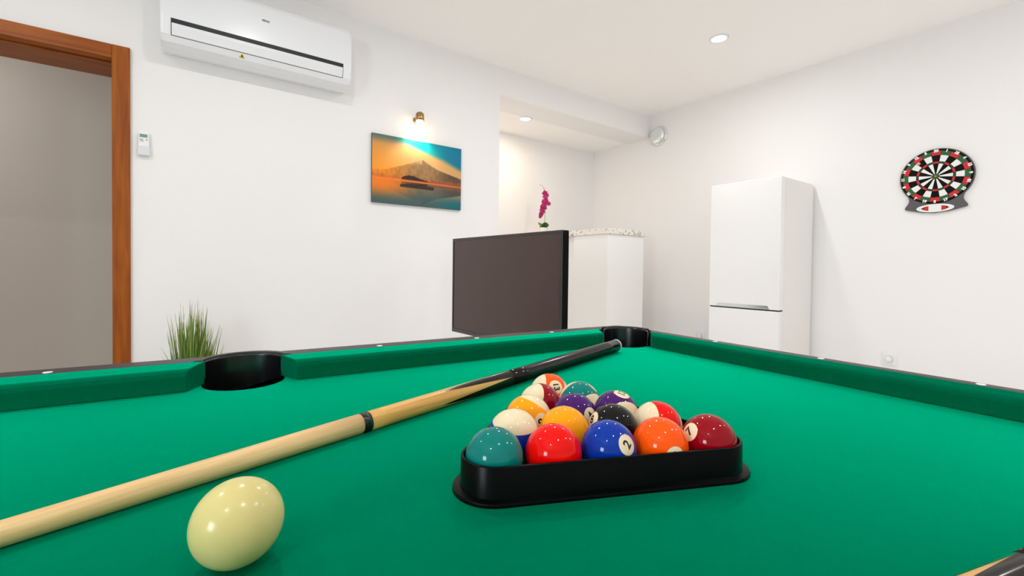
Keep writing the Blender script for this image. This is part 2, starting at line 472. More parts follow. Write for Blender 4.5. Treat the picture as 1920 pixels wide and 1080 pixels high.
RED, BLUE, YEL, ORA, PUR, MAR, TEA, BLK = (226,6,2), (0,48,150), (244,156,0), (248,82,0), (66,22,96), (140,0,18), (0,114,108), (14,14,15)
# (row, i): position, number, colour, stripe axis in the view frame (right, down, towards the eye), number direction, text rotation
BALLS = [
 ((.2446,.3624), '6', TEA, None, (.3,.6,-.7), 0, 'solid teal ball at the left front corner of the black rack'),
 ((.2994,.3370), '3', RED, None, (.2,.9,-.3), 0, 'solid red ball in the front row of the rack beside the teal ball'),
 ((.3539,.3128), '2', BLUE, None, hemi(.66,-.12), 62, 'solid blue two ball in the middle of the front row of the rack'),
 ((.4069,.2882), '5', ORA, None, hemi(.47,.40), 30, 'solid orange ball in the front row of the rack beside the seven ball'),
 ((.4601,.2646), '7', MAR, None, hemi(-.64,-.34), 48, 'solid maroon seven ball at the right front corner of the rack'),
 ((.2943,.3980), '10', BLUE, (.1,-.85,.5), (-.6,.3,-.7), 0, 'cream ball with blue stripe behind the teal ball in the rack'),
 ((.3478,.3735), '1', YEL, None, (.2,.8,-.6), 0, 'solid yellow ball in the second row of the rack'),
 ((.4010,.3484), '8', BLK, None, hemi(-.80,-.36), 20, 'black eight ball in the second row of the rack'),
 ((.4538,.3259), '11', RED, (-.8,-.2,.55), (.5,.6,-.5), 0, 'cream ball with red stripe behind the orange and maroon balls'),
 ((.3422,.4328), '9', YEL, (.50,-.84,-.2), hemi(.56,.16), 70, 'cream ball with yellow stripe in the middle of the left rack side'),
 ((.3951,.4060), '4', PUR, None, hemi(.70,-.02), 60, 'solid purple four ball in the third row of the rack'),
 ((.4489,.3857), '12', PUR, (.437,.53,.73), hemi(.34,-.84), 60, 'cream ball with purple stripe on the right rack side'),
 ((.3888,.4665), '15', MAR, (-.75,-.35,.55), (.5,.6,-.5), 0, 'cream ball with maroon stripe on the left rack side'),
 ((.4421,.4450), '14', TEA, (.6,.6,.53), (.66,-.72,.02), 60, 'cream ball with teal stripe on the right rack side near the tip'),
 ((.4374,.5036), '13', ORA, (-.9,-.2,.3), hemi(.40,-.30), -75, 'cream ball with orange stripe and number thirteen at the rack tip'),
]
BMESH = sphere_mesh(BR)
for (x, y), num, rgb, axis, nd, rot, lab in BALLS:
    P = Vector((x, y, BED+BR))
    me = BMESH.copy()
    a = vdir(P, axis) if axis else None
    n = vdir(P, nd)
    if a is not None:
        n = (n - n.dot(a)*a).normalized()
    o = link('billiard_ball', me, ball_mat('ball_'+num, rgb, a), loc=P)
    tag(o, lab, 'billiard ball', 'racked billiard balls')
    add_number(o, P, n, num, None, rot)
CBR = .02987
o = link('cue_ball', sphere_mesh(CBR, 'cue_ball'), None, loc=(.0297, .3723, BED+CBR))
M = mat('cue_ball_resin', (208, 193, 128), .2, spec=.28, var=.02, vscale=40)
o.data.materials.append(M)
tag(o, 'yellowish white cue ball lying alone in front of the long cue', 'billiard ball')

# ------------------------------------------------------------------ triangle rack
rx, ry, ryaw, rd = .24538535, .36130471, -.41309, .0592
def rack():
    t = thing('ball_rack', 'black plastic triangle rack holding fifteen balls', 'rack', (rx, ry, BED), (0, 0, ryaw))
    T = [(-.0005, -.0008), (4*rd-.001, -.0008), (2*rd, 4*rd*math.sqrt(3)/2+.0015)]
    path, nor = [], []
    for k, (p, a0) in enumerate(zip(T, (150, 270, 30))):      # corner arcs: outward directions, counter-clockwise
        for i in range(13):
            an = math.radians(a0 + 120*i/12)
            path.append(p); nor.append((math.cos(an), math.sin(an)))
    wall = [(.0306,.0005),(.0306,.0326),(.0312,.0334),(.0330,.0334),(.0337,.0326),(.0339,.006),(.0346,.0046),(.0346,.0005)]
    bm = bmesh.new(); add_sweep(bm, path, nor, wall)
    bm_link('rack_wall', bm, M_black, t, smooth=True)
    fl = [(.0336,0),(.0336,.0046),(.0380,.0040),(.0408,.0036),(.0416,.0022),(.0416,0)]
    bm = bmesh.new(); add_sweep(bm, path, nor, fl)
    bm_link('base_flange', bm, M_black, t)
rack()

# ------------------------------------------------------------------ cues
M_maple = wood_mat('cue_maple', (206, 168, 112), (226, 190, 138), .36, (1.2, 30, 30), coat=.0, amount=6)
M_maple2 = wood_mat('cue_forearm', (196, 144, 70), (218, 170, 96), .3, (1.2, 30, 30), coat=.1, amount=6)
M_butt = mat('cue_black_lacquer', (20, 11, 9), .14, spec=.3)
M_ring = mat('cue_ring', (12, 12, 14), .25)
M_cap = mat('cue_rubber_cap', (228, 228, 224), .45)
def cue(A, B, label, total, L_butt, L_joint, radii):
    """A: butt end on the cloth, pointing to B; radii at butt, joint, tip"""
    A = Vector((*A, 0)); B = Vector((*B, 0)); d = (B-A).normalized()
    def rad(s):
        if s < L_joint: return radii[0]+(radii[1]-radii[0])*s/L_joint
        return radii[1]+(radii[2]-radii[1])*(s-L_joint)/(total-L_joint)
    rb = radii[0]
    slope = math.atan2(radii[0]-radii[2], total)
    t = thing('pool_cue', label, 'pool cue', (A.x, A.y, BED+rb+.0004), (0, slope, math.atan2(d.y, d.x)))
    def seg(name, s0, s1, material, n=8, k=1.0, parent=t, smooth=True):
        bm = bmesh.new()
        ss = [s0+(s1-s0)*i/n for i in range(n+1)]
        add_tube(bm, [(s, 0, 0) for s in ss], [rad(s)*k for s in ss], 28)
        return bm_link(name, bm, material, parent, smooth=smooth, bevel=0)
    seg('butt', .006, L_butt, M_butt)
    seg('forearm', L_butt, L_joint-.006, M_maple2)
    seg('joint_ring', L_joint-.006, L_joint+.006, M_ring, 2, 1.015)
    seg('shaft', L_joint+.006, total-.02, M_maple)
    seg('ferrule', total-.02, total-.006, M_cap, 2)
    seg('tip', total-.006, total, mat('leather_tip', (70,90,120), .9), 2, .95)
    bm = bmesh.new()
    add_tube(bm, [(0,0,0),(.0015,0,0),(.006,0,0)], [rb*.9, rb*1.0, rb*1.005], 28)
    bm_link('butt_cap', bm, M_cap, t, smooth=False)
    # dark splice points running up the forearm: thin curved inlays that narrow to a tip
    for k in range(4):
        th0 = math.pi*2*k/4 + 1.17
        bm = bmesh.new(); rows = []
        for i in range(15):
            s = L_butt-.004 + .172*i/14
            half = .80*(1-i/14)**.85
            rows.append([bm.verts.new((s, rad(s)*1.010*math.cos(th0+half*u), rad(s)*1.010*math.sin(th0+half*u))) for u in (-1,-.75,-.5,-.25,0,.25,.5,.75,1)])
        for R1, R2 in zip(rows, rows[1:]):
            for j in range(8): bm.faces.new((R1[j], R1[j+1], R2[j+1], R2[j]))
        bm_link('splice_point', bm, M_butt, t, smooth=True)
    return t
cue((.9035, .7778), (-.1137, .4955), 'long pool cue with black butt lying behind the rack', 1.42, .45, .745, (.0158, .0128, .0065))
cue((.885, -.0847), (.4127, .0460), 'second pool cue cut off at the lower right corner of the picture', 1.40, .45, .72, (.0155, .0128, .0065))

# ------------------------------------------------------------------ air conditioner
def air_conditioner():
    x0, x1, yf = -.103, .781, 2.69
    t = thing('air_conditioner', 'white wall-mounted split air conditioner above the doorway corner', 'air conditioner', ((x0+x1)/2, YW, 2.05))
    hw = (x1-x0)/2; D = YW-yf; ZB = 0.0
    # side profile (depth from wall, height): flat front, rounded bottom
    prof = [(0,.012),(.06,.0),(.115,.003),(.150,.016),(.172,.044),(.180,.080),(.183,.120),(.183,.300),(.170,.322),(.14,.33),(0,.33)]
    bm = bmesh.new()
    xs = [(-hw,.955,.02),(-hw+.004,.985,.008),(-hw+.014,1,0),(hw-.014,1,0),(hw-.004,.985,.008),(hw,.955,.02)]
    rows = []
    for x, k, zz in xs:
        row = []
        for dpt, z in prof:
            zc = .165+(z-.165)*(1-zz*2.2)
            row.append(bm.verts.new((x, -dpt*k, zc)))
        rows.append(row)
    for A_, B_ in zip(rows, rows[1:]):
        for j in range(len(prof)-1): bm.faces.new((A_[j], B_[j], B_[j+1], A_[j+1]))
    bm.faces.new(rows[0]); bm.faces.new(list(reversed(rows[-1])))
    body = bm_link('housing', bm, M_white, t, smooth=False, bevel=.006, seg=3, angle=.5)
    # dark outlet slot and flap, following the lower front
    def strip(name, xa, xb, pts, material, parent=t, off=.0015, th=.002):
        bm = bmesh.new(); rows = []
        n = len(pts)
        for x in (xa, xb):
            r1 = [bm.verts.new((x, -(d+off), z)) for d, z in pts]; r2 = [bm.verts.new((x, -(d+off-th-.004), z)) for d, z in pts]
            rows.append((r1, r2))
        (a1, a2), (b1, b2) = rows
        for j in range(n-1):
            bm.faces.new((a1[j], b1[j], b1[j+1], a1[j+1])); bm.faces.new((a2[j+1], b2[j+1], b2[j], a2[j]))
        bm.faces.new((a1[0], a2[0], b2[0], b1[0])); bm.faces.new((a1[-1], b1[-1], b2[-1], a2[-1]))
        bm.faces.new(a1+list(reversed(a2))); bm.faces.new(b1+list(reversed(b2)))
        return bm_link(name, bm, material, parent, smooth=False)
    xl, xr = -hw+.045, hw-.052
    strip('outlet_slot', xl-.003, xr+.003, [(.1705,.0415),(.1725,.0445),(.1805,.081),(.183,.119)], M_dark, off=.0008)
    strip('louver_flap', xl, xr, [(.1718,.0434),(.1728,.046),(.1805,.081),(.1822,.0965)], mat('flap_plastic', (232,234,238), .25), off=.0035)
    logo = text_mesh('vivvx', .017, .0010); link('brand_mark', logo, mat('grey_print', (120,122,128), .5), t, loc=(-.003+.0, -.1836, .234), rot=(math.pi/2, 0, 0))
    bm = bmesh.new(); vs = [bm.verts.new(p) for p in ((-.014,0,0),(.014,0,0),(0,.0235,0))]; bm.faces.new(vs)
    w = bm_link('warning_sticker', bm, mat('yellow_sticker', (214,196,20), .5), t, loc=(-.108, -.1545, .0205), rot=(math.radians(128), 0, 0))
    bm = bmesh.new(); vs = [bm.verts.new(p) for p in ((-.004,.005,.0006),(.004,.005,.0006),(.0015,.017,.0006),(-.0015,.017,.0006))]; bm.faces.new(vs)
    bm_link('warning_mark', bm, mat('black_print', (40,40,10), .6), w)
air_conditioner()

# ------------------------------------------------------------------ remote control in its wall holder
t = thing('remote_control', 'white air conditioner remote in a wall holder beside the door frame', 'remote', matrix=LEFT(-.171, 1.592))
M_rem = mat('remote_plastic', (238, 240, 243), .3)
bm = bmesh.new(); add_box(bm, -.0205,.0205,-.055,.055,.004,.021); bm_link('body', bm, M_rem, t, bevel=.004, seg=3)
bm = bmesh.new(); add_box(bm, -.0235,.0235,-.0585,-.012,.0,.0235); bm_link('holder', bm, mat('holder_plastic', (222,224,228), .3), t, bevel=.004, seg=3)
box('display', -.0155,.0145,.029,.045,.0205,.0214, mat('lcd_grey_green', (120,150,140), .3), t)
for yy, xx, c in ((.0185,-.009,(150,170,160)),(.0185,.012,(190,110,110)),(.0105,-.007,(170,178,180))):
    box('button', xx-.007 if xx < 0 else xx-.0035, xx+.007 if xx < 0 else xx+.0035, yy-.0022, yy+.0022, .0205, .0222, mat('button_%d' % c[0], c, .5), t)

# ------------------------------------------------------------------ framed print of a mountain lake
def picture():
    x0, x1, z0, z1 = .958, 1.607, 1.416, 1.857
    t = thing('canvas_picture', 'unframed print of a mountain and lake at sunrise on the left wall', 'picture', matrix=LEFT((x0+x1)/2, (z0+z1)/2, YW-.0005))
    w, h = x1-x0, z1-z0
    box('canvas_block', -w/2, w/2, -h/2, h/2, 0, .018, mat('canvas_edge', (60, 84, 84), .7), t)
    def mixc(a, b, f):
        f = max(0, min(1, f)); return tuple(p+(q-p)*f for p, q in zip(a, b))
    def sm(a, b, x):
        x = max(0, min(1, (x-a)/(b-a))); return x*x*(3-2*x)
    def interp(tab, x):
        for (xa, ya), (xb, yb) in zip(tab, tab[1:]):
            if x <= xb: return ya+(yb-ya)*(x-xa)/(xb-xa)
        return tab[-1][1]
    ridge = [(0,.475),(.12,.49),(.25,.555),(.38,.625),(.46,.675),(.51,.708),(.535,.716),(.56,.705),(.62,.655),(.7,.602),(.85,.553),(1,.50)]
    band = [(0,1.1),(.12,1.02),(.23,.955),(.38,.91),(.545,.84),(.77,.765),(1,.635)]
    sh = .365
    rnd = [[random.random() for _ in range(64)] for _ in range(64)]
    def noise(x, y):
        xi, yi = int(x) % 63, int(y) % 63; fx, fy = x-int(x), y-int(y)
        return (rnd[yi][xi]*(1-fx)+rnd[yi][xi+1]*fx)*(1-fy) + (rnd[yi+1][xi]*(1-fx)+rnd[yi+1][xi+1]*fx)*fy
    def sky(s, v):
        c = mixc((238,150,48), (206,160,104), sm(.0,.55,s*.8+(v-.5)*.6))
        c = mixc(c, (196,140,84), sm(.75,1.0,v)*(1-s))
        b = interp(band, s)
        teal = mixc((0,176,176), (0,118,150), sm(.45,.95,s))
        c = mixc(c, teal, sm(b-.05, b+.06, v))
        return mixc(c, (84,112,104), sm(.86,1.0,v)*(1-sm(.18,.42,s)))
    def mount(s, v):
        c = mixc((222,126,24), (140,108,70), sm(.05,.5,s)); c = mixc(c, (92,66,50), sm(.6,.95,s))
        r = interp(ridge, s)
        snow = sm(.60,.70,v)*(.6+.4*noise(s*40, v*30))
        c = mixc(c, (186,148,104) if s < .53 else (126,108,84), snow)
        c = mixc(c, (176,96,50), sm(.46,.38,v)*.8)
        return tuple(k*(.9+.2*noise(s*50, v*24)) for k in c)
    def world(s, v):
        r = interp(ridge, s)+.004*(noise(s*60, 3)-.5)
        c = sky(s, v) if v > r else mount(s, v)
        # wooded islet
        if .29 < s < .66:
            u = (s-.30)/.36
            top = .372+.092*max(0, math.sin(math.pi*max(0, min(1, u*1.02))**.62))**.8*(1-.45*u)+.012*(noise(s*70, 9)-.5)
            if .372 < v < top: c = (44,26,26)
        if s > .62: c = mixc(c, (120,62,48), sm(.43,.38,v)*.8)
        return c
    def colour(s, v):
        if v >= sh:
            c = world(s, v)
            c = mixc(c, (240,122,30), .9*sm(sh+.035, sh, v)*(1-.35*s))
            return c
        m_ = 2*sh-v
        c = world(s+.006*(noise(s*8, v*60)-.5), min(1, sh+(m_-sh)*1.03))
        dk = sm(sh, 0, v)
        c = mixc(c, (40,78,92), .25+.6*dk)
        c = mixc(c, (230,120,28), (1-sm(.05,.6,s))*(1-sm(.06,.32,sh-v)))
        c = mixc(c, (0,104,112), sm(.6,.95,s)*sm(.16,.32,sh-v)*.8)
        c = mixc(c, (240,124,44), .9*sm(.02,0,sh-v))
        if .29 < s < .67 and .268 < v < .325-.02*((s-.48)*5)**2+.012*noise(s*60, 2): c = mixc(c, (48,28,26), .9)
        return c
    nx, ny = 150, 100
    bm = bmesh.new(); lay = bm.loops.layers.float_color.new('print')
    g = [[bm.verts.new((-w/2+w*i/nx, -h/2+h*j/ny, .0184)) for i in range(nx+1)] for j in range(ny+1)]
    cc = [[(*lin([min(255, max(0, k)) for k in colour(i/nx, j/ny)]), 1) for i in range(nx+1)] for j in range(ny+1)]
    for j in range(ny):
        for i in range(nx):
            f = bm.faces.new((g[j][i], g[j][i+1], g[j+1][i+1], g[j+1][i]))
            for lp, (a, b) in zip(f.loops, ((j,i),(j,i+1),(j+1,i+1),(j+1,i))): lp[lay] = cc[a][b]
    M = bpy.data.materials.new('mountain_print'); M.use_nodes = True
    at = M.node_tree.nodes.new('ShaderNodeVertexColor'); at.layer_name = 'print'
    b = M.node_tree.nodes['Principled BSDF']; b.inputs['Roughness'].default_value = .55; b.inputs['Specular IOR Level'].default_value = .3
    M.node_tree.links.new(at.outputs[0], b.inputs['Base Color'])
    bm_link('print', bm, M, t)
picture()

# ------------------------------------------------------------------ picture lamp
def sconce():
    x, z = 1.262, 1.996
    t = thing('picture_lamp', 'small metal wall lamp shining down above the mountain print', 'lamp', matrix=LEFT(x, z))
    M_n = mat('brushed_nickel', (172, 140, 96), .25, metal=1)
    lathe('wall_plate', [(0,.010),(.018,.010),(.021,.006),(.021,0)], M_n, t, 28)
    bm = bmesh.new(); add_tube(bm, [(0,0,.008),(0,0,.05)], .006, 12); bm_link('arm', bm, M_n, t, smooth=True)
    # cup, axis vertical (local y), open downwards
    cup = lathe('lamp_cup', [(0,.040),(.018,.038),(.027,.028),(.029,0),(.029,-.018),(.027,-.018),(.026,.018),(0,.030)], M_n, t, 28, loc=(0,0,.066), rot=(-math.pi/2,0,0))
    lathe('bulb', [(0,.006),(.014,.0),(.021,-.014),(.0215,-.034),(.016,-.048),(0,-.054)], mat('lit_bulb', (255,240,214), .4, emit=(255,226,176), estr=26), t, 20, loc=(0,0,.066), rot=(-math.pi/2,0,0))
    l = bpy.data.lights.new('picture_lamp_light', 'SPOT'); l.energy = SCONCE_POWER*10; l.color = (1,.84,.62); l.spot_size = 2.1; l.spot_blend = .7; l.shadow_soft_size = .02
    o = bpy.data.objects.new('picture_lamp_light', l); COL.objects.link(o); o.parent = t; o.location = (0,-.058,.064); o.rotation_euler = (-math.pi/2,0,0)
sconce()

# ------------------------------------------------------------------ television on a low bench
def tv():
    L = Vector((1.333, 2.462, 0)); R_ = Vector((1.369, 1.502, 0))
    d = (R_-L); w = d.length; ang = math.atan2(d.y, d.x)
    z0, z1 = .605, 1.178
    t = thing('television', 'flat dark television standing before the left wall and alcove counter', 'television', (L.x+d.x/2, L.y+d.y/2, .50), (0,0,ang))
    h0, h1 = z0-.50, z1-.50
    M_scr = mat('tv_screen', (66, 46, 40), .16, spec=.5)  # brown base colour stands in for the warm room reflected in the screen
    M_bz = mat('tv_bezel', (52, 46, 44), .3)
    bm = bmesh.new(); add_box(bm, -w/2, w/2, .006, .045, h0, h1); bm_link('casing', bm, M_black, t, bevel=.004)
    box('screen', -w/2+.013, w/2-.017, .0025, .0055, h0+.022, h1-.014, M_scr, t)
    for x0, x1, y0, y1 in ((-w/2, w/2, h0, h0+.022), (-w/2, w/2, h1-.014, h1), (-w/2, -w/2+.013, h0+.022, h1-.014), (w/2-.017, w/2, h0+.022, h1-.014)):
        box('bezel', x0, x1, -.001, .0058, y0, y1, M_bz, t, bevel=.0015)
    for s in (-1, 1):
        bm = bmesh.new(); add_box(bm, s*.16-.015, s*.16+.015, .010, .040, .006, h0+.01); add_box(bm, s*.16-.02, s*.16+.02, -.10, .15, 0, .008)
        bm_link('foot', bm, M_black, t, bevel=.002)
    b = thing('tv_bench', 'low white bench under the television', 'bench', (L.x+d.x/2, L.y+d.y/2, 0), (0,0,ang))
    box('top', -.55, .55, -.13, .22, .475, .4995, M_gloss, b, bevel=.003)
    for x0, x1 in ((-.55,-.525), (.525,.55)): box('side_panel', x0, x1, -.12, .21, 0, .4748, M_gloss, b)
    box('shelf', -.5248, .5248, -.12, .21, .2, .22, M_gloss, b)
    box('back_panel', -.5248, .5248, .2, .21, .2205, .4748, M_gloss, b)
tv()

# ------------------------------------------------------------------ alcove counter with granite top
def granite():
    M = bpy.data.materials.new('speckled_granite'); M.use_nodes = True
    nt = M.node_tree; b = nt.nodes['Principled BSDF']; b.inputs['Roughness'].default_value = .25
    tc = nt.nodes.new('ShaderNodeTexCoord')
    n = nt.nodes.new('ShaderNodeTexNoise'); n.inputs['Scale'].default_value = 38; n.inputs['Detail'].default_value = 3
    r = nt.nodes.new('ShaderNodeValToRGB'); e = r.color_ramp.elements
    e[0].position = .30; e[0].color = (*lin((120,110,102)), 1); e[1].position = .44; e[1].color = (*lin((236,232,224)), 1)
    nt.links.new(tc.outputs['Object'], n.inputs['Vector']); nt.links.new(n.outputs['Fac'], r.inputs[0]); nt.links.new(r.outputs[0], b.inputs['Base Color'])
    return M
t = thing('bar_counter', 'tall white bar counter in the alcove beside the television', 'counter', (2.985, 3.0, 0))
def CB(name, x0, x1, y0, y1, z0, z1, m_, **k): return box(name, x0-2.985, x1-2.985, y0-3.0, y1-3.0, z0, z1, m_, t, **k)
CB('end_block', 2.757, 3.213, 2.48, YW, 0, 1.288, M_gloss, bevel=.002)
CB('front_panel', 2.80, 3.17, YW+.001, 3.635, 0, 1.288, M_gloss)
s = tag(box('granite_worktop', 2.745, 3.245, 2.468, 3.636, 1.2885, 1.334, granite(), bevel=.003), 'speckled white granite slab on top of the bar counter', 'worktop')

# ------------------------------------------------------------------ orchid
def orchid():
    ox, oy, oz = 2.845, 3.40, 1.3345
    t = thing('potted_orchid', 'magenta orchid in a white pot on the granite counter', 'plant', (ox, oy, oz))
    lathe('pot', [(0,.001),(.030,.0),(.034,.004),(.042,.062),(.043,.066),(.039,.066),(.036,.055),(0,.052)], mat('white_ceramic', (240,238,232), .25), t, 28)
    rr, _, ww = CR, CD, -CF
    rr = Vector((CR.x, CR.y, 0)).normalized(); back = Vector((CF.x, CF.y, 0)).normalized()
    def at(u, v, dpt=0): return rr*u + Vector((0,0,v)) + back*dpt
    M_leaf = mat('orchid_leaf', (14,74,26), .35, var=.25, vscale=20); M_leaf2 = mat('orchid_leaf_yellow', (132,118,20), .4)
    def leaf(p0, p1, p2, wd, m_):
        bm = bmesh.new(); rows = []
        for i in range(9):
            f = i/8; p = p0*(1-f)**2 + p1*2*f*(1-f) + p2*f*f
            tg = ((p1-p0)*(1-f) + (p2-p1)*f).normalized(); sd = tg.cross(back if abs(tg.dot(back)) < .9 else rr).normalized()
            ww_ = wd*math.sin(math.pi*min(.985, max(.06, f*.93+.05)))**.7
            rows.append([bm.verts.new(p+sd*ww_*u + back*(-.15*ww_*abs(u))) for u in (-1,-.5,0,.5,1)])
        for A_, B_ in zip(rows, rows[1:]):
            for j in range(4): bm.faces.new((A_[j], A_[j+1], B_[j+1], B_[j]))
        return bm_link('leaf', bm, m_, t, smooth=True)
    leaf(at(0,.055), at(.005,.10,-.02), at(.052,.085,-.03), .032, M_leaf)
    leaf(at(0,.055), at(.03,.12,-.01), at(.03,.07,-.05), .028, M_leaf)
    leaf(at(0,.055), at(-.02,.10), at(-.052,.115,.0), .014, M_leaf2)
    leaf(at(0,.055), at(-.01,.09,.02), at(-.03,.06,.05), .022, M_leaf)
    stem_pts = [at(.006,.05), at(.012,.14), at(.018,.24), at(.022,.33), at(.018,.40), at(.004,.455), at(-.022,.487), at(-.034,.484)]
    bm = bmesh.new(); add_tube(bm, stem_pts, [.003,.0028,.0026,.0024,.0022,.002,.0016,.0012], 8); bm_link('stem', bm, mat('orchid_stem', (150,166,110), .5), t, smooth=True)
    M_fl = mat('orchid_petal', (168,0,92), .5, var=.25, vscale=90)
    def flower(c, ndir, size):
        n = ndir.normalized(); u = n.cross(Vector((0,0,1))).normalized(); v = n.cross(u)
        bm = bmesh.new()
        for k in range(5):
            a = 2*math.pi*k/5+.3*random.random(); dr = math.cos(a)*u+math.sin(a)*v; sd = n.cross(dr)
            wd = size*(.36 if k % 2 else .5)
            prev = None
            for i in range(5):
                f = i/4; p = dr*size*f + n*(size*(.25*f-.45*f*f)); ww_ = wd*math.sin(math.pi*(.12+.80*f))
                row = [bm.verts.new(p+sd*ww_*q+n*(.12*size*abs(q)*f)) for q in (-1,0,1)]
                if prev:
                    for j in range(2): bm.faces.new((prev[j], prev[j+1], row[j+1], row[j]))
                prev = row
        f_ = bm_link('flower', bm, M_fl, t, smooth=True, loc=c)
        lathe('lip', [(0,.010),(.004,.006),(.005,.0),(0,-.002)], mat('orchid_lip', (120,0,70), .5), f_, 8)
    for u, v, sz in ((.012,.402,.032),(.030,.385,.026),(.010,.368,.026),(.024,.345,.026),(.000,.322,.028),(.022,.310,.032),(.048,.302,.024),(.004,.286,.032),(-.014,.272,.026),(.012,.262,.028),(-.016,.244,.030),(-.008,.225,.026),(-.022,.204,.026),(-.026,.184,.022),(-.034,.168,.016)):
        flower(at(u, v, -.012-.01*random.random()), -back+rr*random.uniform(-.7,.7)+Vector((0,0,random.uniform(-.3,.4))), sz)
    for u, v in ((.010,.438),(-.004,.455),(-.034,.484)):
        bm = bmesh.new(); bmesh.ops.create_icosphere(bm, subdivisions=2, radius=.006); bm_link('bud', bm, mat('orchid_bud', (214,150,160), .5), t, smooth=True, loc=at(u, v))
orchid()

# ------------------------------------------------------------------ fridge
def fridge():
    xf, y0, y1, H = 3.26, 1.39, 1.895, 1.65
    t = thing('fridge', 'tall white fridge freezer against the right wall', 'fridge', ((xf+XW)/2, (y0+y1)/2, 0))
    ox, oy = (xf+XW)/2, (y0+y1)/2
    M_f = mat('fridge_white', (240,240,241), .18, spec=.5)
    M_fs = mat('fridge_side', (236,234,232), .35)
    def FB(name, x0, x1, ya, yb, z0, z1, m_, p=t, **k): return box(name, x0-ox, x1-ox, ya-oy, yb-oy, z0, z1, m_, p, **k)
    FB('cabinet', xf+.062, XW-.02, y0, y1, .03, H, M_fs, bevel=.004)
    FB('upper_door', xf, xf+.058, y0, y1, .7335, H, M_f, bevel=.005, seg=3)
    FB('lower_door', xf, xf+.058, y0, y1, .06, .7245, M_f, bevel=.005, seg=3)
    FB('door_gap', xf+.008, xf+.06, y0+.006, y1-.006, .7246, .7334, M_dark)
    # chrome recessed handle, wider at the foot
    bm = bmesh.new()
    for sgn in (0,):
        q = [(-(1.458-oy)+0, 0)]
    def pt(y, z, x): return (x-ox, y-oy, z)
    fr = [pt(1.840,.735,xf-.0015), pt(1.452,.735,xf-.0015), pt(1.466,.760,xf-.0015), pt(1.826,.760,xf-.0015)]
    bk = [(x+.006, y, z) for x, y, z in fr]
    A_ = [bm.verts.new(p) for p in fr]; B_ = [bm.verts.new(p) for p in bk]
    bm.faces.new(A_); bm.faces.new(list(reversed(B_)))
    for i in range(4): bm.faces.new((A_[i], B_[i], B_[(i+1)%4], A_[(i+1)%4]))
    bm_link('handle', bm, M_chrome, t)
    for yy in (y0+.05, y1-.05):
        for xx in (xf+.12, XW-.08):
            lathe('foot', [(0,0),(.02,0),(.02,.03),(0,.03)], M_black, t, 16, loc=(xx-ox, yy-oy, 0))
fridge()

# ------------------------------------------------------------------ chrome vent cover high on the right wall
t = thing('vent_cover', 'round chrome vent cover high on the right wall near the alcove', 'vent', matrix=RIGHT(2.772, 2.33))
lathe('flange', [(.0,.0),(.097,.0),(.099,.004),(.095,.010),(.084,.013),(.0,.013)], M_chrome, t, 40)
lathe('dome', [(.060,.013),(.072,.018),(.082,.034),(.083,.040),(.078,.046),(.05,.052),(0,.054)], mat('chrome_dome', (238,242,242), .2, metal=1), t, 40)
lathe('centre_screw', [(0,.060),(.006,.059),(.008,.054),(0,.053)], M_chrome, t, 14)

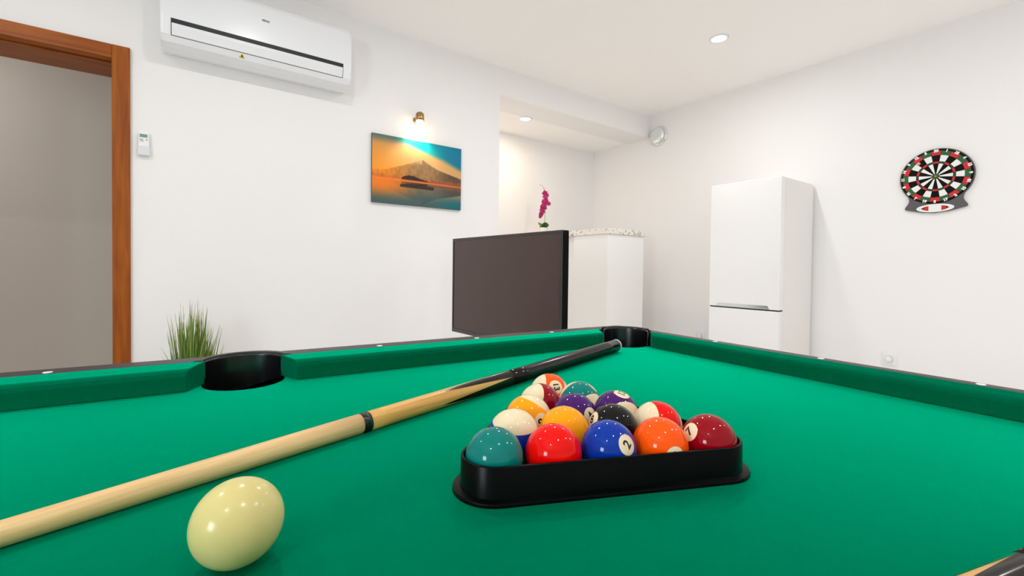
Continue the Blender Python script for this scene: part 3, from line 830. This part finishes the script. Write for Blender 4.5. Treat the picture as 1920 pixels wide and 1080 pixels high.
# ------------------------------------------------------------------ dartboard
def dartboard():
    t = thing('dartboard', 'dartboard with red, green, black and white segments on the right wall', 'dartboard', matrix=RIGHT(.718, 1.606))
    R_out = .152
    M_w = mat('dart_white', (238,238,236), .5); M_k = mat('dart_black', (8,7,7), .6, spec=.15)
    M_r = mat('dart_red', (196,22,26), .45); M_g = mat('dart_green', (16,92,44), .45); M_gr = mat('dart_shield_grey', (84,82,84), .4)
    # shield: disc that flares into a foot
    pts = []
    for i in range(41):
        a = math.radians(-41 + 262*i/40); pts.append((.174*math.cos(a), .174*math.sin(a)))
    foot = [(-.1265,-.130),(-.125,-.146),(-.130,-.160),(-.143,-.181),(-.146,-.190),(-.142,-.197),(-.06,-.220),(0,-.226),(.06,-.220),(.142,-.197),(.146,-.190),(.143,-.181),(.130,-.160),(.125,-.146),(.1265,-.130)]
    prism('shield', pts+foot, .001, .014, M_gr, t)
    lathe('number_ring', [(0,.0145),(.0,.020),(.164,.020),(.168,.017),(.168,.0145)], M_k, t, 64)
    def ringseg(name, r0, r1, a0, a1, z0, z1, m_):
        bm = bmesh.new(); n = 4
        tp = [[bm.verts.new((r*math.sin(a0+(a1-a0)*i/n), r*math.cos(a0+(a1-a0)*i/n), z)) for i in range(n+1)] for r, z in ((r0,z1),(r1,z1),(r1,z0),(r0,z0))]
        for A_, B_ in ((tp[0],tp[1]),(tp[1],tp[2]),(tp[3],tp[0])):
            for i in range(n): bm.faces.new((A_[i], A_[i+1], B_[i+1], B_[i]))
        for i in (0, n): bm.faces.new([q[i] for q in tp])
        return bm_link(name, bm, m_, t)
    order = [20,1,18,4,13,6,10,15,2,17,3,19,7,16,8,11,14,9,12,5]
    S = math.radians(18)
    for k in range(20):
        c = k*S; g = .012
        main, ring = (M_k, M_r) if k % 2 == 0 else (M_w, M_g)
        ringseg('double_segment', .131, .157, c-S/2+g*.5, c+S/2-g*.5, .020, .0235, ring)
        ringseg('outer_segment', .0925, .130, c-S/2+g, c+S/2-g, .020, .0235, main)
        ringseg('treble_segment', .080 if k % 2 == 0 else .0835, .0915 if k % 2 == 0 else .0885, c-S/2+g, c+S/2-g, .020, .0240, ring)
        ringseg('inner_segment', .017, .079, c-S/2+g*1.5, c+S/2-g*1.5, .020, .0235, main)
        nm = text_mesh(str(order[k]), .021, .0016)
        link('segment_number', nm, mat('dart_number_white', (242,242,236), .5), t, loc=(.1575*math.sin(c), .1575*math.cos(c), .0247), rot=(0,0,-c if abs(c-math.pi) > 1.8 else -c+math.pi))
    lathe('outer_bull', [(0,.020),(.016,.020),(.016,.0245),(0,.0245)], M_g, t, 24)
    lathe('bull', [(0,.0246),(.0065,.0246),(.006,.0262),(0,.0265)], mat('dart_bull', (170,120,20), .5), t, 18)
    # white oval panel on the foot
    bm = bmesh.new()
    ov = [(.088*math.cos(2*math.pi*i/32), -.196+.0255*math.sin(2*math.pi*i/32)) for i in range(32)]
    add_prism(bm, ov, .0142, .0175); ovo = bm_link('oval_panel', bm, M_w, t)
    for s in (-1, 1):
        prism('panel_mark', [(s*.030,-.182),(s*.052,-.186),(s*.052,-.206),(s*.030,-.212)] if s > 0 else [(-.030,-.212),(-.052,-.206),(-.052,-.186),(-.030,-.182)], .0176, .0184, M_r, ovo)
        prism('panel_mark', [(s*.052,-.188),(s*.066,-.196),(s*.052,-.204)] if s > 0 else [(-.052,-.204),(-.066,-.196),(-.052,-.188)], .0176, .0184, M_k, ovo)
    # a dart head shaped tab near the upper left
    lathe('marker_peg', [(0,.0262),(.008,.0262),(.010,.0240),(.010,.0236),(0,.0236)], mat('peg_pink', (236,150,140), .5), t, 16, loc=(-.082,.092,0))
dartboard()

# ------------------------------------------------------------------ wall sockets
def socket(y, z, label):
    t = thing('wall_socket', label, 'socket', matrix=RIGHT(y, z))
    bm = bmesh.new(); add_box(bm, -.041,.041,-.041,.041,0,.009); bm_link('plate', bm, M_white, t, bevel=.004, seg=2)
    lathe('well', [(.0205,.0092),(.0215,.011),(.0225,.0092)], M_white, t, 24)
    lathe('plug', [(0,.040),(.014,.039),(.019,.030),(.019,.0093),(0,.0093)], M_white, t, 20)
socket(.924, .425, 'white wall socket low on the right wall under the dartboard')
socket(2.283, .400, 'white wall socket between the counter and the fridge')

# ------------------------------------------------------------------ grass plant
def grass():
    px, py = .022, 2.60
    t = thing('potted_grass', 'tall ornamental grass in a pot against the left wall by the door', 'plant', (px, py, 0))
    lathe('pot', [(0,0),(.075,0),(.08,.006),(.105,.26),(.108,.28),(.098,.28),(.094,.25),(0,.245)], mat('grey_pot', (190,188,184), .5), t, 32)
    M = bpy.data.materials.new('grass_blade'); M.use_nodes = True
    nt = M.node_tree; b = nt.nodes['Principled BSDF']; b.inputs['Roughness'].default_value = .55
    vc = nt.nodes.new('ShaderNodeVertexColor'); vc.layer_name = 'tint'; nt.links.new(vc.outputs[0], b.inputs['Base Color'])
    bm = bmesh.new(); lay = bm.loops.layers.float_color.new('tint')
    rnd = random.Random(3)
    def blade(bx, by, ex, ey, L, wd, c0, c1):
        rows = []; n = 7
        side = Vector((rnd.uniform(-1,1), rnd.uniform(-1,1), 0)).normalized()
        side = (Vector((CR.x, CR.y, 0))*rnd.choice((-1,1)) + side*.6).normalized()
        for i in range(n+1):
            f = i/n
            p = Vector((bx+ex*f**1.7, by+ey*f**1.7, .24+L*f))
            w = wd*(1-f)**.6*.5+.0003
            rows.append((bm.verts.new(p-side*w), bm.verts.new(p+side*w), f))
        for A_, B_ in zip(rows, rows[1:]):
            f = bm.faces.new((A_[0], A_[1], B_[1], B_[0]))
            for lp, ff in zip(f.loops, (A_[2],A_[2],B_[2],B_[2])):
                k = max(0, (ff-.5)/.5)
                lp[lay] = (*lin([p+(q-p)*k for p, q in zip(c0, c1)]), 1)
    greens = [((16,84,4),(96,130,36)), ((26,100,8),(128,150,56)), ((52,112,10),(160,168,84)), ((84,100,10),(176,172,104)), ((110,150,60),(196,198,140))]
    right = Vector((CR.x, CR.y, 0)).normalized()
    def put(n, u0, u1, l0, l1, lean, spread=1):
        for _ in range(n):
            u = rnd.uniform(u0, u1); v = rnd.uniform(-.05,.05)
            bpos = right*(u*.55) + Vector((-right.y, right.x, 0))*v
            e = right*(u*.45+lean+rnd.gauss(0,.016)*spread) + Vector((-right.y, right.x, 0))*rnd.gauss(0,.02)
            c0, c1 = rnd.choice(greens[:4] if rnd.random() < .85 else greens)
            blade(bpos.x, bpos.y, e.x, e.y, rnd.uniform(l0, l1), rnd.uniform(.005,.010), c0, c1)
    put(80, -.080, -.03, .38, .54, -.004)
    put(110, -.02, .045, .42, .60, .004)
    put(80, .02, .085, .32, .50, .010)
    put(130, -.085, .085, .28, .42, .0, 1.4)
    put(5, -.12, -.08, .26, .38, -.06); put(3, -.14, -.1, .26, .33, -.10); put(4, .08, .12, .3, .42, .03)
    o = bm_link('grass_blades', bm, M, t); o['kind'] = 'stuff'
grass()
